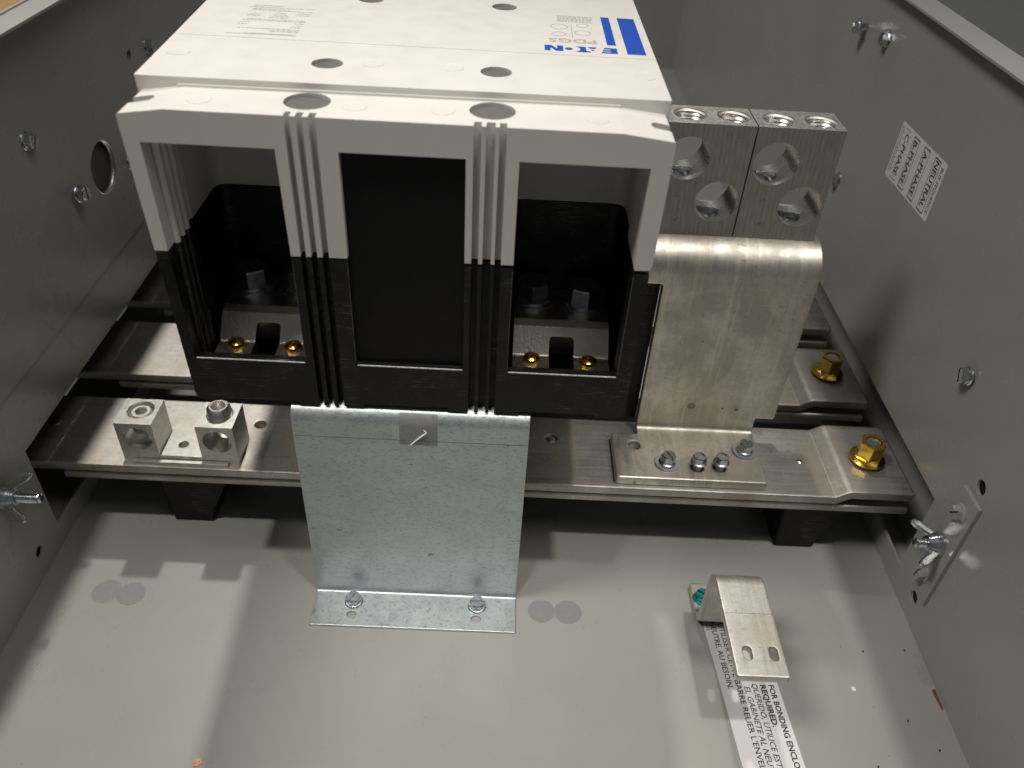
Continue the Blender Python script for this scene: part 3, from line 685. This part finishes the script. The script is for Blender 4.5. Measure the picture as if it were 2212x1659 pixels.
fl = thing('bonding_label', 'white paper strip with black bonding instructions on the back panel', 'label', (295, -60, 0))
an = R(-4.0)
def LB(u, v, z=0.0):     # u: along the lettering (towards the viewer), v: across (upwards on the label)
    ca, sa = math.cos(an), math.sin(an)
    return (276.9 + v*ca - u*sa*1.0, -16.0 - u*ca - v*(-sa)*0.0 - v*0.02, z)
Rv = Vector(LB(1, 0))-Vector(LB(0, 0)); Uv = Vector((Rv.y*-1, Rv.x, 0)).normalized()
O0 = Vector((274.9, -14.0, 0)); Rn = Rv.normalized()
pt = lambda u, v, z=0.0: O0 + Rn*u + Uv*v + Vector((0, 0, z))
part('paper', plate(rounded([tuple(pt(u, v).xy) for u, v in ((0, 0), (0, 32.6), (125, 32.6), (125, 0))], 0.6), [], 0.24, 0.05, XY(0.12)), 'label_paper', fl)
for s, u, v, ln, bold, sh in (('FOR BONDING ENCLOSURE', 42.2, 27.0, 57.0, 0.30, 0), ('REQUIRED.', 42.0, 22.4, 24.5, 0.30, 0),
                              ('QUERIDO, UTILICE ESTA', 41.0, 17.8, 50.0, 0.10, 0.2), ('EL GABINETE AL NEUTRO', 42.6, 13.2, 54.0, 0.10, 0.2),
                              ("UTILISER CETTE BARRE RELIER L'ENVELOPPE", 1.6, 8.8, 99.0, 0.10, 0.0), ('NEUTRE, AU BESOIN.', 0.8, 4.0, 43.0, 0.10, 0), ('3110', 1.4, 1.2, 5.0, 0.0, 0)):
    part('text_line', text_bm(s, pt(u, v, 0.245), Rn, Uv, ln, 3.1 if s != '3110' else 1.6, bold, sh), 'ink', fl)

# ================================================================== wall label
wl = thing('bus_sequence_label', 'small white label listing bus sequence on the right wall', 'label', (XR, 179, 205))
def wp(y, z, d=0.0): return Vector((XR-d, y, z))
part('paper', plate(rounded([(143.9, 187.0), (214.2, 186.2), (213.4, 222.8), (143.9, 223.3)], 1.6), [], 0.12, 0, YZ(XR-0.06)), 'label_paper', wl)
DZ, UY = Vector((0, 0, -1)), Vector((0, -1, 0))
def wtext(s, y, z, ln, cap, bold, mat='ink'): part('text_line', text_bm(s, wp(y, z, 0.125), DZ, UY, ln, cap, bold), mat, wl)
wtext('BUS SEQUENCE', 149.2, 219.4, 28.6, 3.0, 0.10, 'ink')
wtext('NEUTRAL', 158.2, 220.3, 29.4, 5.0, 0.22)
wtext('A-PHASE', 175.0, 219.2, 28.6, 5.0, 0.22)
wtext('B-PHASE', 191.4, 219.0, 28.4, 5.0, 0.22)
wtext('C-PHASE', 204.6, 218.4, 27.4, 5.0, 0.22)
def wbox(y0, y1, z0, z1, t=0.45, dash=False, mat='ink'):
    b = bmesh.new()
    def seg(a0, a1, c0, c1): join(b, box(XR-0.155, XR-0.125, a0, a1, c0, c1))
    if not dash:
        seg(y0, y0+t, z0, z1); seg(y1-t, y1, z0, z1); seg(y0+t, y1-t, z0, z0+t*1.8); seg(y0+t, y1-t, z1-t*1.8, z1)
    else:
        n = 8
        for i in range(n):
            c = z0+(z1-z0)*i/n; seg(y0, y0+t*0.7, c, c+1.7); seg(y1-t*0.7, y1, c, c+1.7)
        for zz in (z0, z1-0.8): 
            for i in range(3): c = y0+1+i*(y1-y0-1)/3; seg(c, c+1.3, zz, zz+0.8)
    part('text_frame', b, mat, wl)
wbox(151.3, 160.0, 188.4, 221.7); wbox(167.6, 176.3, 188.3, 221.4); wbox(184.0, 192.8, 188.0, 221.1); wbox(198.2, 207.0, 188.0, 221.0, 0.45, True, 'ink')
pb = bmesh.new()
for y in (209.0, 211.2):
    z = 220.5
    while z > 190:
        ln = random.uniform(0.8, 2.4); join(pb, box(XR-0.15, XR-0.125, y, y+0.9, z-ln, z)); z -= ln+random.uniform(0.3, 0.7)
part('fine_print', pb, 'grey_ink', wl)

# ================================================================== screws and nuts on the walls
def wall_screw(x, y, z, dx, spin, label, ax=None, shank=0.0):
    b = at(SCREW, (x+dx*shank, y, z), ax or (dx, 0, 0), spin)
    if shank: cyl((x, y, z), ax or (dx, 0, 0), 2.6, shank+0.5, 18, 0, b)
    return solo('hex_screw', b, 'zinc', (x, y, z), label, 'screw', 'slotted hex screws in the side walls')
wall_screw(XL+0.7, 119.5, 219.5, 1, R(55), 'slotted hex screw highest at the left edge of the left wall')
wall_screw(XL+0.7, 298.5, 216.6, 1, R(20), 'slotted hex screw in the left wall beside a small hole, near the breaker lid corner')
wall_screw(XL+0.7, 150.0, 174.0, 1, R(80), 'bright slotted hex screw standing out of the left wall just before the round knockout', (1, -0.12, 0.10), 3.2)
wall_screw(XL+0.7, 230.5, 158.5, 1, R(10), 'slotted hex screw half hidden between the round knockout and the breaker')
wall_screw(XR, 316.5, 252.0, -1, R(10), 'thin slotted screw standing far out of the right wall under its rim', (-1, 0.1, -0.25), 5.0)
wall_screw(XR, 276.0, 255.0, -1, R(70), 'slotted hex screw close under the rim of the right wall')
wall_screw(XR, 284.0, 150.0, -1, R(35), 'slotted hex screw on the right wall just beside the lug block')
wall_screw(XR, 42.5, 148.8, -1, R(115), 'slotted hex screw alone at the right edge of the photo', None, 1.5)

def wing_nut(x, y, z, dx, rot, stud, label, spread=0.62):
    t = thing('wing_nut', label, 'wing nut', (x, y, z), 'wing nuts on the side walls')
    M = place((x, y, z), (dx, 0, 0), rot)
    hub = lathe([(0, 0), (6.6, 0), (6.8, 1.2), (5.6, 4.2), (4.4, 7.6), (3.4, 7.9), (0, 7.9)], 28, None, M); part('hub', hub, 'zinc', t)
    for s_ in (1, -1):
        pr = rounded([(2.2*s_, 1.0), (5.4*s_, 0.8), (12.4*s_, 8.6), (14.0*s_, 12.6), (12.0*s_, 14.4), (9.2*s_, 12.4), (5.2*s_, 6.6), (2.4*s_, 6.6)], [0, 2, 3, 1.6, 1.6, 3, 2, 0], 4)
        wg = plate(pr, [], 3.0, 0.8, lambda u, v, w_: (u, w_, v)); wg.transform(M @ Matrix.Rotation(R(14), 4, 'Z')); part('wing', wg, 'zinc', t)
    th = threads(2.9, stud, 1.2, 0.5, 0.9, 20); th.transform(M); part('stud', th, 'zinc', t)
wing_nut(XL, -4.6, 71.8, 1, R(28), 20, 'wing nut with threaded stud low on the left wall')
sp = thing('wall_strap', 'narrow grey metal strip fixed flat on the right wall under a wing nut', 'strip', (XR, -5, 25))
part('strip', plate(rounded(rect(-14.2, 4.6, 25.5, 105.0), 1.0), [], 2.4, 0.35, YZ(XR-1.25)), 'enamel', sp)
for y, z, s_ in ((-4.0, 92.0, 50), (-3.2, 40.0, 80)): part('hex_screw', at(SCREW, (XR-2.45, y, z), (-1, 0, 0), R(s_)), 'enamel', sp)
wing_nut(XR-2.5, -2.2, 64.5, -1, R(-38), 14, 'wing nut on the narrow strip of the right wall')

# ================================================================== debris on the back panel
def chip(name, x, y, r, mat, label, t=0.6):
    pts = [(x+r*random.uniform(0.6, 1.15)*math.cos(2*PI*i/8), y+r*random.uniform(0.7, 1.4)*math.sin(2*PI*i/8)) for i in range(8)]
    solo(name, plate(pts, [], t, 0, XY(t/2+0.02)), mat, (x, y, 0), label, 'debris')
chip('paper_chip', 6.8, -109.4, 2.4, 'chip_tan', 'tan flake of card lying at the bottom edge of the photo')
chip('paint_chip', 352.6, -54.6, 1.5, 'chip_white', 'small white paint flake on the floor right of the strap')
gb = bmesh.new()
for i in range(46):
    x = random.uniform(-110, 396); y = random.uniform(-118, 25); r = random.uniform(0.10, 0.28)
    join(gb, lathe([(0, 0), (r, 0), (r*0.8, r*0.7), (0, r*0.9)], 7, None, Matrix.Translation((x, y, 0.01))))
for x, y in ((366, -30), (377, -72), (352, -98), (388, -88), (371, -108), (391, -28)):
    join(gb, lathe([(0, 0), (0.55, 0), (0.35, 0.4), (0, 0.5)], 7, None, Matrix.Translation((x, y, 0.01)) @ Matrix.Scale(1.6, 4, (0.6, 0.8, 0))))
solo('grit', gb, 'chip_dark', (140, -50, 0), 'fine dark grit scattered over the grey back panel', 'grit', kind='stuff')
